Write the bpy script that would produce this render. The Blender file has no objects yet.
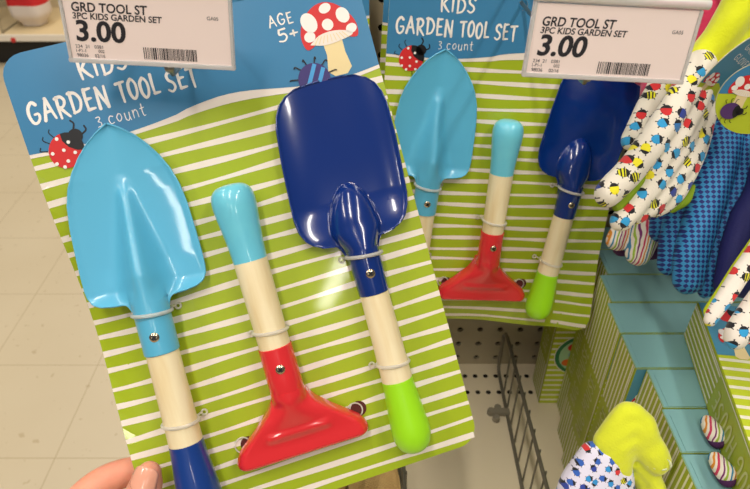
import bpy, bmesh, math, random
from mathutils import Vector, Matrix, noise
random.seed(7)
S = bpy.context.scene
COL = S.collection

# ------------------------------------------------------------------ camera
PITCH = math.radians(37)
CAMZ = 1.37
FPX = 640.0
cam_d = bpy.data.cameras.new('camera'); cam = bpy.data.objects.new('camera', cam_d); COL.objects.link(cam)
cam.location = (0, 0, CAMZ); cam.rotation_euler = (math.radians(90) - PITCH, 0, 0)
cam_d.sensor_width = 36; cam_d.lens = 36 * FPX / 750; cam_d.clip_start = .01; cam_d.clip_end = 60
cam_d.dof.use_dof = True; cam_d.dof.focus_distance = .44; cam_d.dof.aperture_fstop = 15
S.camera = cam
# ------------------------------------------------------------------ world, lights, exposure
w = bpy.data.worlds.new('store_air'); S.world = w; w.use_nodes = True
w.node_tree.nodes['Background'].inputs[0].default_value = (1.0, .94, .87, 1)
w.node_tree.nodes['Background'].inputs[1].default_value = .135
S.view_settings.view_transform = 'Standard'; S.view_settings.look = 'None'
S.view_settings.exposure = -0.12; S.view_settings.gamma = 1.0
def strip(x, y, z, sx, sy, power, col=(1, .925, .83)):
    l = bpy.data.lights.new('ceiling_tube', 'AREA'); l.shape = 'RECTANGLE'; l.size = sx; l.size_y = sy
    l.energy = power; l.color = col
    o = bpy.data.objects.new('ceiling_tube', l); COL.objects.link(o); o.location = (x, y, z)
for x in (-1.9, -.35, 1.2):
    for y, p in ((-4.4, 22), (-.95, 29), (.3, 13), (2.0, 20), (4.0, 26)):
        strip(x, y, 3.3, .16, 1.2, p)

# ------------------------------------------------------------------ frames
FW = Vector((0, math.cos(PITCH), -math.sin(PITCH))); UP = Vector((0, math.sin(PITCH), math.cos(PITCH))); RT = Vector((1, 0, 0))
C0 = Vector((0, 0, CAMZ))
def at(px, py, d):
    """photo pixel at a measured distance -> world point"""
    return C0 + d * (FW + RT * ((px - 375) / FPX) + UP * ((244.5 - py) / FPX))
def frame(o, M):
    m = Matrix(((M[0][0], M[0][1], M[0][2], o[0]), (M[1][0], M[1][1], M[1][2], o[1]), (M[2][0], M[2][1], M[2][2], o[2] + CAMZ), (0, 0, 0, 1)))
    return m

# ------------------------------------------------------------------ materials
def lin(h):
    h = h.lstrip('#'); r = []
    for i in (0, 2, 4):
        c = int(h[i:i + 2], 16) / 255
        r.append(c / 12.92 if c <= .04045 else ((c + .055) / 1.055) ** 2.4)
    return (*r, 1)
MATS = {}
def mat(name, col, rough=.5, coat=0, metal=0, trans=0, bump=0, bscale=200, vary=0, vscale=30, vcol=None, sheen=0, sss=0, ior=1.45, stretch=None, spec=None):
    if name in MATS: return MATS[name]
    m = bpy.data.materials.new(name); m.use_nodes = True; nt = m.node_tree; b = nt.nodes['Principled BSDF']
    b.inputs['Base Color'].default_value = lin(col); b.inputs['Roughness'].default_value = rough
    b.inputs['Metallic'].default_value = metal; b.inputs['IOR'].default_value = ior
    b.inputs['Coat Weight'].default_value = coat; b.inputs['Coat Roughness'].default_value = .06
    b.inputs['Transmission Weight'].default_value = trans
    if spec is not None: b.inputs['Specular IOR Level'].default_value = spec
    if sheen: b.inputs['Sheen Weight'].default_value = sheen
    if sss:
        b.inputs['Subsurface Weight'].default_value = sss; b.inputs['Subsurface Radius'].default_value = (.01, .004, .002)
        b.inputs['Subsurface Scale'].default_value = .5
    tc = nt.nodes.new('ShaderNodeTexCoord'); src = tc.outputs['Object']
    if stretch:
        mp = nt.nodes.new('ShaderNodeMapping'); mp.inputs['Scale'].default_value = stretch
        nt.links.new(src, mp.inputs['Vector']); src = mp.outputs[0]
    if vary:
        n = nt.nodes.new('ShaderNodeTexNoise'); n.inputs['Scale'].default_value = vscale; n.inputs['Detail'].default_value = 5
        nt.links.new(src, n.inputs['Vector'])
        mx = nt.nodes.new('ShaderNodeMix'); mx.data_type = 'RGBA'
        cr = nt.nodes.new('ShaderNodeValToRGB'); cr.color_ramp.elements[0].position = .42; cr.color_ramp.elements[1].position = .68
        nt.links.new(n.outputs['Fac'], cr.inputs[0])
        mm = nt.nodes.new('ShaderNodeMath'); mm.operation = 'MULTIPLY'; mm.inputs[1].default_value = vary
        nt.links.new(cr.outputs[0], mm.inputs[0]); nt.links.new(mm.outputs[0], mx.inputs[0])
        mx.inputs[6].default_value = lin(col); mx.inputs[7].default_value = lin(vcol or col)
        nt.links.new(mx.outputs[2], b.inputs['Base Color'])
    if bump:
        n = nt.nodes.new('ShaderNodeTexNoise'); n.inputs['Scale'].default_value = bscale; n.inputs['Detail'].default_value = 3
        nt.links.new(src, n.inputs['Vector'])
        bp = nt.nodes.new('ShaderNodeBump'); bp.inputs['Strength'].default_value = bump; bp.inputs['Distance'].default_value = .001
        nt.links.new(n.outputs['Fac'], bp.inputs['Height']); nt.links.new(bp.outputs[0], b.inputs['Normal'])
    MATS[name] = m
    return m
class N:
    """tiny node-graph helper"""
    def __init__(s, name, rough=.8, coat=0):
        s.m = bpy.data.materials.new(name); s.m.use_nodes = True; s.nt = s.m.node_tree; s.b = s.nt.nodes['Principled BSDF']
        s.b.inputs['Roughness'].default_value = rough; s.b.inputs['Coat Weight'].default_value = coat
        MATS[name] = s.m
    def put(s, sock, v):
        if hasattr(v, 'is_output') or isinstance(v, bpy.types.NodeSocket): s.nt.links.new(v, sock)
        else: sock.default_value = v
    def math(s, op, a, b=0.0, c=None):
        n = s.nt.nodes.new('ShaderNodeMath'); n.operation = op; s.put(n.inputs[0], a); s.put(n.inputs[1], b)
        if c is not None: s.put(n.inputs[2], c)
        return n.outputs[0]
    def vec(s, op, a, b=(0, 0, 0)):
        n = s.nt.nodes.new('ShaderNodeVectorMath'); n.operation = op; s.put(n.inputs[0], a); s.put(n.inputs[1], b)
        return n.outputs['Value'] if op in ('LENGTH', 'DOT_PRODUCT', 'DISTANCE') else n.outputs[0]
    def mix(s, f, a, b):
        n = s.nt.nodes.new('ShaderNodeMix'); n.data_type = 'RGBA'; s.put(n.inputs[0], f); s.put(n.inputs[6], a); s.put(n.inputs[7], b); return n.outputs[2]
    def obj(s): return s.nt.nodes.new('ShaderNodeTexCoord').outputs['Object']
    def sep(s, v):
        n = s.nt.nodes.new('ShaderNodeSeparateXYZ'); s.put(n.inputs[0], v); return n.outputs
    def comb(s, x, y, z=0.0):
        n = s.nt.nodes.new('ShaderNodeCombineXYZ'); s.put(n.inputs[0], x); s.put(n.inputs[1], y); s.put(n.inputs[2], z); return n.outputs[0]
    def ramp(s, f, stops):
        n = s.nt.nodes.new('ShaderNodeValToRGB'); cr = n.color_ramp; cr.interpolation = 'CONSTANT'
        while len(cr.elements) < len(stops): cr.elements.new(.5)
        for e, (p, c) in zip(cr.elements, stops): e.position = p; e.color = lin(c)
        s.put(n.inputs[0], f); return n.outputs[0]
    def noise(s, v, scale, det=2):
        n = s.nt.nodes.new('ShaderNodeTexNoise'); s.put(n.inputs['Vector'], v); n.inputs['Scale'].default_value = scale; n.inputs['Detail'].default_value = det
        return n.outputs['Fac']
    def cloth_bump(s, scale=900):
        bp = s.nt.nodes.new('ShaderNodeBump'); bp.inputs['Strength'].default_value = .35; bp.inputs['Distance'].default_value = .0006
        s.nt.links.new(s.noise(s.obj(), scale), bp.inputs['Height']); s.nt.links.new(bp.outputs[0], s.b.inputs['Normal'])
    def color(s, c): s.put(s.b.inputs['Base Color'], c); return s.m

def bug_print(name, cell, ground, cols, rz=0.0):
    g = N(name, .85)
    v = g.vec('MULTIPLY', g.obj(), (1 / cell, 1 / cell, 0))
    vo = g.nt.nodes.new('ShaderNodeTexVoronoi'); vo.voronoi_dimensions = '2D'; vo.inputs['Scale'].default_value = 1; vo.inputs['Randomness'].default_value = .55
    g.put(vo.inputs['Vector'], v)
    loc = g.vec('SUBTRACT', v, vo.outputs['Position'])
    rc = g.sep(vo.outputs['Color'])
    ro = g.nt.nodes.new('ShaderNodeVectorRotate'); ro.rotation_type = 'Z_AXIS'; g.put(ro.inputs['Vector'], loc); g.put(ro.inputs['Angle'], g.math('MULTIPLY', rc[0], 6.28))
    q = g.sep(ro.outputs[0]); x, y = q[0], q[1]
    r = g.vec('LENGTH', g.comb(x, g.math('MULTIPLY', y, 1.25)))
    body = g.math('LESS_THAN', r, .345); head = g.math('GREATER_THAN', x, .13)
    col = g.ramp(rc[1], cols)
    isy = g.math('GREATER_THAN', rc[2], .84)
    st = g.math('GREATER_THAN', g.math('SINE', g.math('MULTIPLY', x, 34)), .1)
    col = g.mix(isy, col, g.mix(st, lin('#e8e21a'), lin('#15151a')))
    ang = g.math('ARCTAN2', y, x)
    leg = g.math('MULTIPLY', g.math('GREATER_THAN', g.math('SINE', g.math('MULTIPLY', ang, 6)), .86), g.math('LESS_THAN', r, .46))
    leg = g.math('MULTIPLY', leg, g.math('GREATER_THAN', r, .3))
    c = g.mix(body, lin(ground), g.mix(head, col, lin('#14141c')))
    c = g.mix(leg, c, lin('#14141c'))
    g.cloth_bump(); g.b.inputs['Sheen Weight'].default_value = .2
    return g.color(c)
def dot_print(name, cell, base, dot, ang=.6):
    g = N(name, .7)
    ro = g.nt.nodes.new('ShaderNodeVectorRotate'); ro.rotation_type = 'Z_AXIS'; g.put(ro.inputs['Vector'], g.obj()); ro.inputs['Angle'].default_value = ang
    v = g.sep(g.vec('MULTIPLY', ro.outputs[0], (1 / cell, 1 / cell, 0)))
    s = g.math('MULTIPLY', g.math('SINE', g.math('MULTIPLY', v[0], 6.283)), g.math('SINE', g.math('MULTIPLY', v[1], 6.283)))
    g.cloth_bump()
    return g.color(g.mix(g.math('GREATER_THAN', s, .04), lin(base), lin(dot)))
def stripe_print(name, cell, cols, back='#5a1f5c'):
    g = N(name, .8)
    v = g.obj(); q = g.sep(v)
    t = g.math('ADD', g.math('MULTIPLY', q[0], 1 / cell), g.math('MULTIPLY', g.noise(v, 60), .35))
    f = g.math('FRACT', t)
    g.cloth_bump()
    return g.color(g.ramp(f, cols))

GREEN = mat('card_green', '#a4b81f', .35, .5); CREAM = mat('card_white', '#f1e6da', .35, .5)
HBLUE = mat('card_blue', '#3b80ac', .32, .5); RED = mat('print_red', '#d42a2c', .35, .5); BLACK = mat('print_black', '#16161a', .4, .3)
WHITE = mat('print_white', '#f4efe8', .35, .5); TAN = mat('print_tan', '#ecd7a0', .35, .5); PURP = mat('print_purple', '#3d3273', .35, .5)
LBLUE = mat('print_light_blue', '#4aa0dc', .35, .5); CARD = mat('cardboard', '#c9c2b4', .8)
KRAFT = mat('kraft_card', '#8b7a5c', .85)
CYAN = mat('cyan_paint', '#5ab4d8', .34, .45); CYANH = mat('cyan_handle_paint', '#6cc8e0', .3, .6, vary=.4, vscale=60, vcol='#7ad6e6')
NAVY = mat('blue_paint', '#062c76', .2, .8); NAVYH = mat('blue_handle_paint', '#0f3a86', .3, .7); LIME = mat('lime_paint', '#9fe31a', .35, .5)
REDP = mat('red_paint', '#dd2c32', .25, .8)
WOOD = mat('birch_wood', '#f3e4bc', .5, .15, vary=.8, vscale=14, vcol='#e4cc98', stretch=(9, 1, 9))
METAL = mat('screw_metal', '#c2b499', .25, 0, 1); WIRE = mat('chrome_wire', '#9d968a', .28, 0, 1); DWIRE = mat('dark_wire', '#7d786a', .45, 0, .6)
CLEAR = mat('clear_tie', '#f6f2e8', .35, .2, trans=.55, ior=1.2)
PLASTIC = mat('clear_plastic', '#f7f4f2', .2, .3, trans=.45, ior=1.2)
PAPER = mat('label_paper', '#f8e6e0', .6); INK = mat('label_ink', '#26242a', .6)
SHELF = mat('shelf_enamel', '#d9ccae', .38, .2, vary=.25, vscale=8, vcol='#ccbd9a'); PEG = mat('pegboard_enamel', '#a59a80', .5, 0, vary=.3, vscale=12, vcol='#9a8e72')
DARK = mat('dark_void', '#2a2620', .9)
TEAL = mat('box_teal', '#79a6a8', .5, .15); BGREEN = mat('box_green', '#a3b01f', .45, .25); BYEL = mat('box_lime', '#bccb2a', .45, .25)
BWHITE = mat('box_white', '#e9e6cf', .45, .25); BBLUE = mat('box_blue', '#4a8fae', .45, .25); BPALE = mat('box_pale_green', '#a7cfa0', .45, .25); BDK = mat('box_dark_green', '#2f7a4a', .45, .25)
ORANGE = mat('print_orange', '#e2702a', .5); GREENTXT = mat('box_text', '#c3c885', .45, .2)

# ------------------------------------------------------------------ object helpers
def link(name, me, parent=None, M=None):
    o = bpy.data.objects.new(name, me); COL.objects.link(o)
    if parent: o.parent = parent
    if M is not None: o.matrix_local = M
    return o
def empty(name, M=None):
    return link(name, None, None, M if M is not None else Matrix())
def tag(o, label, cat, group=None, kind=None):
    if label: o['label'] = label
    if cat: o['category'] = cat
    if group: o['group'] = group
    if kind: o['kind'] = kind
    return o
def mesh(name, bm, mats, parent=None, M=None, smooth=True):
    me = bpy.data.meshes.new(name); bm.normal_update(); bm.to_mesh(me); bm.free()
    for m in (mats if isinstance(mats, (list, tuple)) else [mats]): me.materials.append(m)
    if smooth:
        for p in me.polygons: p.use_smooth = True
        me.set_sharp_from_angle(angle=math.radians(38))
    return link(name, me, parent, M)
def box(bm, lo, hi, mi=0, bev=0):
    r = bmesh.ops.create_cube(bm, size=1)
    vs = r['verts']
    for v in vs: v.co = Vector([(lo[i] + hi[i]) / 2 + v.co[i] * (hi[i] - lo[i]) for i in range(3)])
    fs = {f for v in vs for f in v.link_faces}
    for f in fs: f.material_index = mi
    if bev:
        es = {e for v in vs for e in v.link_edges}
        bmesh.ops.bevel(bm, geom=list(es), offset=bev, segments=2, affect='EDGES')
def tube(bm, pts, r, seg=10, mi=0, caps=True, closed=False):
    """sweep a circle along points; r number or list"""
    pts = [Vector(p) for p in pts]; n = len(pts); rr = r if isinstance(r, (list, tuple)) else [r] * n
    up = None; rings = []
    for i, p in enumerate(pts):
        if closed: t = (pts[(i + 1) % n] - pts[i - 1]).normalized()
        else: t = (pts[min(i + 1, n - 1)] - pts[max(i - 1, 0)]).normalized()
        if up is None: up = t.orthogonal().normalized()
        up = (up - t * up.dot(t)).normalized(); s = t.cross(up)
        rings.append([bm.verts.new(p + (up * math.cos(a) + s * math.sin(a)) * rr[i]) for a in [2 * math.pi * k / seg for k in range(seg)]])
    m = n if closed else n - 1
    for i in range(m):
        A = rings[i]; B = rings[(i + 1) % n]
        for k in range(seg):
            f = bm.faces.new((A[k], A[(k + 1) % seg], B[(k + 1) % seg], B[k])); f.material_index = mi
    if caps and not closed:
        bm.faces.new(rings[0][::-1]).material_index = mi; bm.faces.new(rings[-1]).material_index = mi
def lathe(bm, prof, o, ax, seg=28, mi=0):
    """prof [(t, r)] along ax from o"""
    ax = Vector(ax).normalized(); u = ax.orthogonal().normalized(); v = ax.cross(u); rings = []
    for t, r in prof:
        rings.append([bm.verts.new(Vector(o) + ax * t + (u * math.cos(a) + v * math.sin(a)) * max(r, 1e-5)) for a in [2 * math.pi * k / seg for k in range(seg)]])
    for A, B in zip(rings, rings[1:]):
        for k in range(seg): bm.faces.new((A[k], A[(k + 1) % seg], B[(k + 1) % seg], B[k])).material_index = mi
    bm.faces.new(rings[0][::-1]).material_index = mi; bm.faces.new(rings[-1]).material_index = mi
def smoothprof(p, sub=6):
    out = []
    for i in range(len(p) - 1):
        p0 = p[max(i - 1, 0)]; p1 = p[i]; p2 = p[i + 1]; p3 = p[min(i + 2, len(p) - 1)]
        for k in range(sub):
            t = k / sub
            out.append(tuple(.5 * (2 * p1[j] + (p2[j] - p0[j]) * t + (2 * p0[j] - 5 * p1[j] + 4 * p2[j] - p3[j]) * t * t + (3 * p1[j] - p0[j] - 3 * p2[j] + p3[j]) * t ** 3) for j in range(len(p1))))
    out.append(tuple(p[-1])); return out
def interp(tab, x):
    if x <= tab[0][0]: return tab[0][1]
    for (a, b), (c, d) in zip(tab, tab[1:]):
        if x <= c: return b + (d - b) * (x - a) / max(c - a, 1e-9)
    return tab[-1][1]

# ------------------------------------------------------------------ flat printing on a sheet
class Sheet:
    """polygons in sheet coordinates (u right, v up, metres), each on its ink layer"""
    def __init__(s, bend=None):
        s.bm = bmesh.new(); s.mats = []; s.bend = bend or (lambda u, v: 0.0)
    def mi(s, m):
        if m not in s.mats: s.mats.append(m)
        return s.mats.index(m)
    def poly(s, pts, m, layer=0, step=None, th=.00012):
        b = bmesh.new(); vs = [b.verts.new((p[0], p[1], 0)) for p in pts]
        try: b.faces.new(vs)
        except ValueError: b.free(); return
        if step:
            for ax, i in (((1, 0, 0), 0), ((0, 1, 0), 1)):
                lo = min(p[i] for p in pts); hi = max(p[i] for p in pts); k = math.ceil(lo / step)
                while k * step < hi:
                    co = [0, 0, 0]; co[i] = k * step
                    bmesh.ops.bisect_plane(b, geom=b.verts[:] + b.edges[:] + b.faces[:], plane_co=co, plane_no=ax); k += 1
        b.normal_update()
        if len(b.faces) and sum(f.normal.z * f.calc_area() for f in b.faces) < 0: bmesh.ops.reverse_faces(b, faces=b.faces[:])
        idx = s.mi(m); mp = {}
        for v in b.verts: mp[v] = s.bm.verts.new((v.co.x, v.co.y, layer * th))
        for f in b.faces:
            try: s.bm.faces.new([mp[v] for v in f.verts]).material_index = idx
            except ValueError: pass
        b.free()
    def circ(s, c, r, m, layer, ry=None, rot=0, a0=0, a1=360, n=28):
        ry = ry or r; ca, sa = math.cos(rot), math.sin(rot); P = []
        for k in range(n + (0 if a1 - a0 == 360 else 1)):
            a = math.radians(a0 + (a1 - a0) * k / n); x, y = r * math.cos(a), ry * math.sin(a)
            P.append((c[0] + x * ca - y * sa, c[1] + x * sa + y * ca))
        s.poly(P, m, layer)
    def stroke(s, pts, w0, m, layer, w1=None):
        pts = smoothprof([tuple(p) for p in pts], 4) if len(pts) > 2 else [tuple(p) for p in pts]
        w1 = w0 if w1 is None else w1; n = len(pts); L = []; Rr = []
        for i, p in enumerate(pts):
            a = pts[max(i - 1, 0)]; b = pts[min(i + 1, n - 1)]; dx, dy = b[0] - a[0], b[1] - a[1]; l = math.hypot(dx, dy) or 1
            w_ = (w0 + (w1 - w0) * i / (n - 1)) / 2; L.append((p[0] - dy / l * w_, p[1] + dx / l * w_)); Rr.append((p[0] + dy / l * w_, p[1] - dx / l * w_))
        for i in range(n - 1): s.poly([L[i], Rr[i], Rr[i + 1], L[i + 1]], m, layer)
        s.circ(pts[0], w0 / 2, m, layer, n=8); s.circ(pts[-1], w1 / 2, m, layer, n=8)
    def text(s, word, x, y, h, wd, m, layer, gap=.22, weight=.17):
        """brush lettering: x,y = baseline start, h = height, wd = total width"""
        adv = 0; gl = []
        for ch in word:
            if ch == ' ': adv += .45; continue
            g = GLYPH[ch]; gl.append((ch, adv)); adv += g[0] + gap
        adv -= gap; k = wd / adv
        for i, (ch, a) in enumerate(gl):
            dy = h * .05 * math.sin(i * 2.3)
            for st in GLYPH[ch][1]:
                P = [(x + (a + px) * k, y + dy + py * h) for px, py in st]
                s.stroke(P, weight * h * 1.05, m, layer, weight * h * .7)
    def finish(s, name, parent, M=None):
        for v in s.bm.verts: v.co.z += s.bend(v.co.x, v.co.y)
        me = bpy.data.meshes.new(name); s.bm.normal_update(); s.bm.to_mesh(me); s.bm.free()
        for m in s.mats: me.materials.append(m)
        return link(name, me, parent, M)
GLYPH = {
 'K': (.55, [[(.08, 1), (.06, .5), (.1, 0)], [(.52, 1), (.1, .42)], [(.2, .5), (.4, .2), (.58, 0)]]),
 'I': (.12, [[(.06, 1), (.06, 0)]]),
 'D': (.55, [[(.08, 1), (.08, 0)], [(0, .97), (.35, .92), (.56, .55), (.4, .12), (.05, .02)]]),
 'S': (.45, [[(.46, .85), (.3, 1), (.08, .85), (.12, .6), (.36, .42), (.42, .18), (.22, .0), (0, .12)]]),
 'G': (.58, [[(.52, .86), (.34, 1), (.1, .78), (.04, .4), (.16, .06), (.36, .02), (.54, .2), (.54, .42), (.34, .42)]]),
 'A': (.56, [[(0, 0), (.14, .5), (.28, 1)], [(.28, 1), (.42, .5), (.58, 0)], [(.12, .36), (.46, .38)]]),
 'R': (.52, [[(.08, 1), (.06, .5), (.08, 0)], [(0, .96), (.3, 1), (.46, .78), (.34, .54), (.1, .48)], [(.14, .5), (.34, .24), (.54, 0)]]),
 'E': (.42, [[(.08, 1), (.06, .5), (.08, 0)], [(.08, .97), (.42, 1)], [(.08, .52), (.36, .54)], [(.08, .02), (.44, .04)]]),
 'N': (.56, [[(.06, 0), (.06, .5), (.08, 1)], [(.08, 1), (.3, .5), (.52, 0)], [(.52, 0), (.52, .5), (.54, 1)]]),
 'T': (.52, [[(0, .96), (.28, .98), (.54, 1)], [(.28, .98), (.26, .5), (.28, 0)]]),
 'O': (.56, [[(.28, 1), (.06, .78), (.04, .3), (.24, .0), (.48, .2), (.54, .66), (.4, .94), (.26, 1)]]),
 'L': (.42, [[(.08, 1), (.06, .5), (.08, .03)], [(.08, .03), (.44, .04)]]),
 'B': (.5, [[(.08, 1), (.08, 0)], [(.02, .98), (.36, .9), (.36, .6), (.1, .52)], [(.1, .52), (.46, .4), (.42, .08), (.04, .02)]]),
 'U': (.52, [[(.06, 1), (.06, .3), (.24, .0), (.46, .2), (.5, 1)]]),
 'H': (.54, [[(.06, 1), (.06, 0)], [(.52, 1), (.52, 0)], [(.06, .5), (.52, .52)]]),
 'V': (.52, [[(0, 1), (.24, 0)], [(.24, 0), (.52, 1)]]),
 '3': (.42, [[(.04, .96), (.32, .98), (.38, .78), (.16, .55), (.4, .4), (.38, .1), (.04, .02)]]),
 '5': (.42, [[(.42, 1), (.1, .96)], [(.1, .96), (.08, .58), (.34, .6), (.44, .3), (.26, .02), (0, .08)]]),
 '+': (.4, [[(.02, .42), (.4, .44)], [(.2, .64), (.2, .22)]]),
 'c': (.38, [[(.36, .56), (.16, .62), (.03, .34), (.14, .03), (.38, .08)]]),
 'o': (.4, [[(.2, .62), (.03, .36), (.16, .02), (.38, .24), (.34, .56), (.18, .62)]]),
 'u': (.4, [[(.04, .62), (.06, .14), (.24, .02), (.36, .3)], [(.38, .62), (.36, .3), (.42, 0)]]),
 'n': (.4, [[(.04, .62), (.04, 0)], [(.04, .4), (.22, .62), (.36, .46), (.38, 0)]]),
 't': (.3, [[(.14, .95), (.12, .3), (.18, .02), (.3, .04)], [(0, .62), (.3, .66)]]),
}
def ladybug(s, c, r, layer, rot, body=None, head=BLACK, legs=True):
    body = body or RED
    ca, sa = math.cos(rot), math.sin(rot); T = lambda x, y: (c[0] + r * (x * ca - y * sa), c[1] + r * (x * sa + y * ca))
    if legs:
        for x, y in ((-.75, 1), (-.2, 1.15), (.3, 1.1), (-.75, -1), (-.2, -1.15), (.3, -1.1)):
            s.stroke([T(x * .8, y * .8), T(x * 1.05, y * 1.12), T(x * 1.05 + .16, y * 1.2)], r * .06, BLACK, layer)
    s.circ(c, r, body, layer + 1, r * .92, rot)
    P = [T(math.cos(math.radians(a)), .92 * math.sin(math.radians(a))) for a in range(-58, 59, 8)] + [T(.32, .45), T(.22, 0), T(.32, -.45)]
    s.poly(P, head, layer + 2)
    s.circ(T(.92, 0), r * .4, head, layer + 2)
    s.stroke([T(1.1, .25), T(1.45, .4), T(1.5, .65)], r * .1, BLACK, layer); s.stroke([T(1.1, -.2), T(1.5, -.3), T(1.65, -.1)], r * .1, BLACK, layer)
def mushroom(s, c, r, layer, stem=1.35):
    """red-capped mushroom, c = cap base centre, r = cap half width"""
    X = lambda x, y: (c[0] + x * r, c[1] + y * r)
    s.poly([X(-.34, -.05), X(-.3, -.6), X(-.42, -stem + .1), X(-.2, -stem - .1), X(.25, -stem - .1), X(.45, -stem + .1), X(.36, -.6), X(.36, -.05)], TAN, layer)
    cap = smoothprof([X(-1, -.12), X(-1.02, .25), X(-.8, .75), X(-.35, 1.12), X(.15, 1.18), X(.62, .9), X(.95, .42), X(1, 0), X(.85, -.2), X(.3, -.02), X(-.3, -.04), X(-.85, -.28), X(-1, -.12)], 4)
    s.poly(cap[:-1], RED, layer + 1)
    s.poly(smoothprof([X(-.78, -.12), X(-.4, .12), X(.1, .18), X(.6, .08), X(.78, -.08), X(.3, -.2), X(-.3, -.24), X(-.78, -.12)], 4)[:-1], CREAM, layer + 2)
    for k in range(9):
        x = -.62 + k * .155; s.stroke([X(x * .7, .07), X(x, -.16)], r * .025, TAN, layer + 3)
    for x, y, q, e in ((-.62, .62, .27, 1.3), (.0, .42, .2, 1), (.05, .98, .22, .75), (.6, .62, .23, 1.2), (-.72, .15, .2, .9), (.78, .12, .2, .8)):
        s.circ(X(x, y), r * q, WHITE, layer + 2, r * q * e, .3)

# ------------------------------------------------------------------ the card of a tool set
CW, CH = .1125, .1626
def card_mesh(parent, bend, corner=.014):
    s = Sheet(bend)
    def rr(xa, xb):
        pass
    # outline split into two halves round the hang hole at (0, .147) of radius .0045
    hy, hr = .1475, .0042
    half = []
    cor = [(CW - corner + corner * math.sin(a), CH - corner + corner * math.cos(a)) for a in [math.radians(k * 15) for k in range(7)]]
    corb = [(CW - corner + corner * math.cos(a), -CH + corner - corner * math.sin(a)) for a in [math.radians(k * 15) for k in range(7)]]
    hole = [(hr * math.sin(a), hy - hr * math.cos(a)) for a in [math.radians(k * 22.5) for k in range(9)]]
    right = [(0, CH)] + cor + corb + [(0, -CH)] + hole
    left = [(-x, y) for x, y in right]
    st = .0113
    for P in (right, left): s.poly(P, GREEN, 0, step=st)
    bmesh.ops.remove_doubles(s.bm, verts=s.bm.verts[:], dist=1e-6)
    s.bm.normal_update()
    # thickness
    be = [e for e in s.bm.edges if e.is_boundary]
    bi = s.mi(CARD); mp = {}
    fr = s.bm.faces[:]
    for v in s.bm.verts[:]: mp[v] = s.bm.verts.new((v.co.x, v.co.y, -.0008))
    for f in fr: s.bm.faces.new([mp[v] for v in reversed(f.verts)]).material_index = bi
    for e in be:
        try: s.bm.faces.new((e.verts[1], e.verts[0], mp[e.verts[0]], mp[e.verts[1]])).material_index = bi
        except ValueError: pass
    # white wavy stripes
    rnd = random.Random(3)
    def xl(v):  # half width at height v (rounded corners)
        d = abs(v) - (CH - corner)
        return CW if d <= 0 else CW - corner + math.sqrt(max(corner * corner - d * d, 0))
    def hd(u): return .1005 + .0030 * math.sin((u + .03) * 42) * (1 if u > -.02 else .5) + .0025 * max(0, u / CW)
    for k in range(23):
        vc = -.1561 + .01135 * k; ph = rnd.uniform(0, 6); am = rnd.uniform(.0003, .0007); fr_ = rnd.uniform(22, 42)
        top = []; bot = []
        for i in range(25):
            c = vc + am * math.sin(fr_ * 0 + ph)
            half_w = xl(vc) - .00005
            u = -half_w + 2 * half_w * i / 24
            c = vc + am * math.sin(fr_ * u + ph) * 1.3; t = .00165 + .00045 * math.sin(fr_ * 1.7 * u + ph * 2)
            h = hd(u) - .0009
            top.append((u, min(c + t, h))); bot.append((u, min(c - t, h)))
        for i in range(24):
            q = [bot[i], bot[i + 1], top[i + 1], top[i]]
            if q[2][1] - q[1][1] < 1e-5 and q[3][1] - q[0][1] < 1e-5: continue
            s.poly(q, CREAM, 1)
    # header: white swoosh then blue
    def header(off, m, layer):
        up = [(CW * i / 16, hd(CW * i / 16) + off(CW * i / 16)) for i in range(17)]
        P = [(0, CH)] + cor + up[::-1] + hole
        s.poly([(x - (0 if x < 1e-6 else 5e-5), y) for x, y in P], m, layer, step=st)
        up = [(-CW * i / 16, hd(-CW * i / 16) + off(-CW * i / 16)) for i in range(17)]
        P = [(0, CH)] + [(-x, y) for x, y in cor] + up[::-1] + [(-x, y) for x, y in hole]
        s.poly([(x + (0 if x > -1e-6 else 5e-5), y) for x, y in P], m, layer, step=st)
    header(lambda u: -.0005, CREAM, 2); header(lambda u: .0018 + .0036 * math.exp(-((u - .012) / .038) ** 2), HBLUE, 3)
    # lettering
    s.text('KIDS', -.0695, .1388, .0118, .0285, WHITE, 4, weight=.17)
    s.text('GARDEN', -.1055, .1198, .0128, .0475, WHITE, 4, weight=.16)
    s.text('TOOL', -.0510, .1196, .0122, .0245, WHITE, 4, weight=.16)
    s.text('SET', -.0208, .1188, .0122, .0185, WHITE, 4, weight=.16)
    s.text('3', -.0684, .1086, .0062, .0026, WHITE, 4, weight=.1)
    s.text('count', -.0612, .1086, .0078, .0225, WHITE, 4, weight=.085)
    s.text('AGE', .0505, .1425, .0068, .0150, WHITE, 4, weight=.15)
    s.text('5+', .0540, .1322, .0078, .0125, WHITE, 4, weight=.17)
    ladybug(s, (-.0905, .1000), .0112, 4, .75)
    for x, y in ((-.094, .108), (-.099, .100), (-.092, .1005), (-.0985, .0935), (-.0915, .0935), (-.086, .0975), (-.0865, .091), (-.0945, .0905), (-.088, .1045)):
        s.circ((x, y), .0011, WHITE, 7, n=12)
    mushroom(s, (.0866, .1282), .0184, 4, 1.25)
    c = (.0690, .1045); rb = .0105
    for sx in (-1, 1):
        for q in (.2, .8, 1.3): s.stroke([(c[0] + sx * rb * .8 * math.cos(q), c[1] + rb * math.sin(q) * .9), (c[0] + sx * rb * 1.35 * math.cos(q), c[1] + rb * 1.35 * math.sin(q)), (c[0] + sx * rb * 1.5 * math.cos(q), c[1] + rb * 1.25 * math.sin(q))], .0008, BLACK, 8)
    s.circ(c, rb, PURP, 9)
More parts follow.
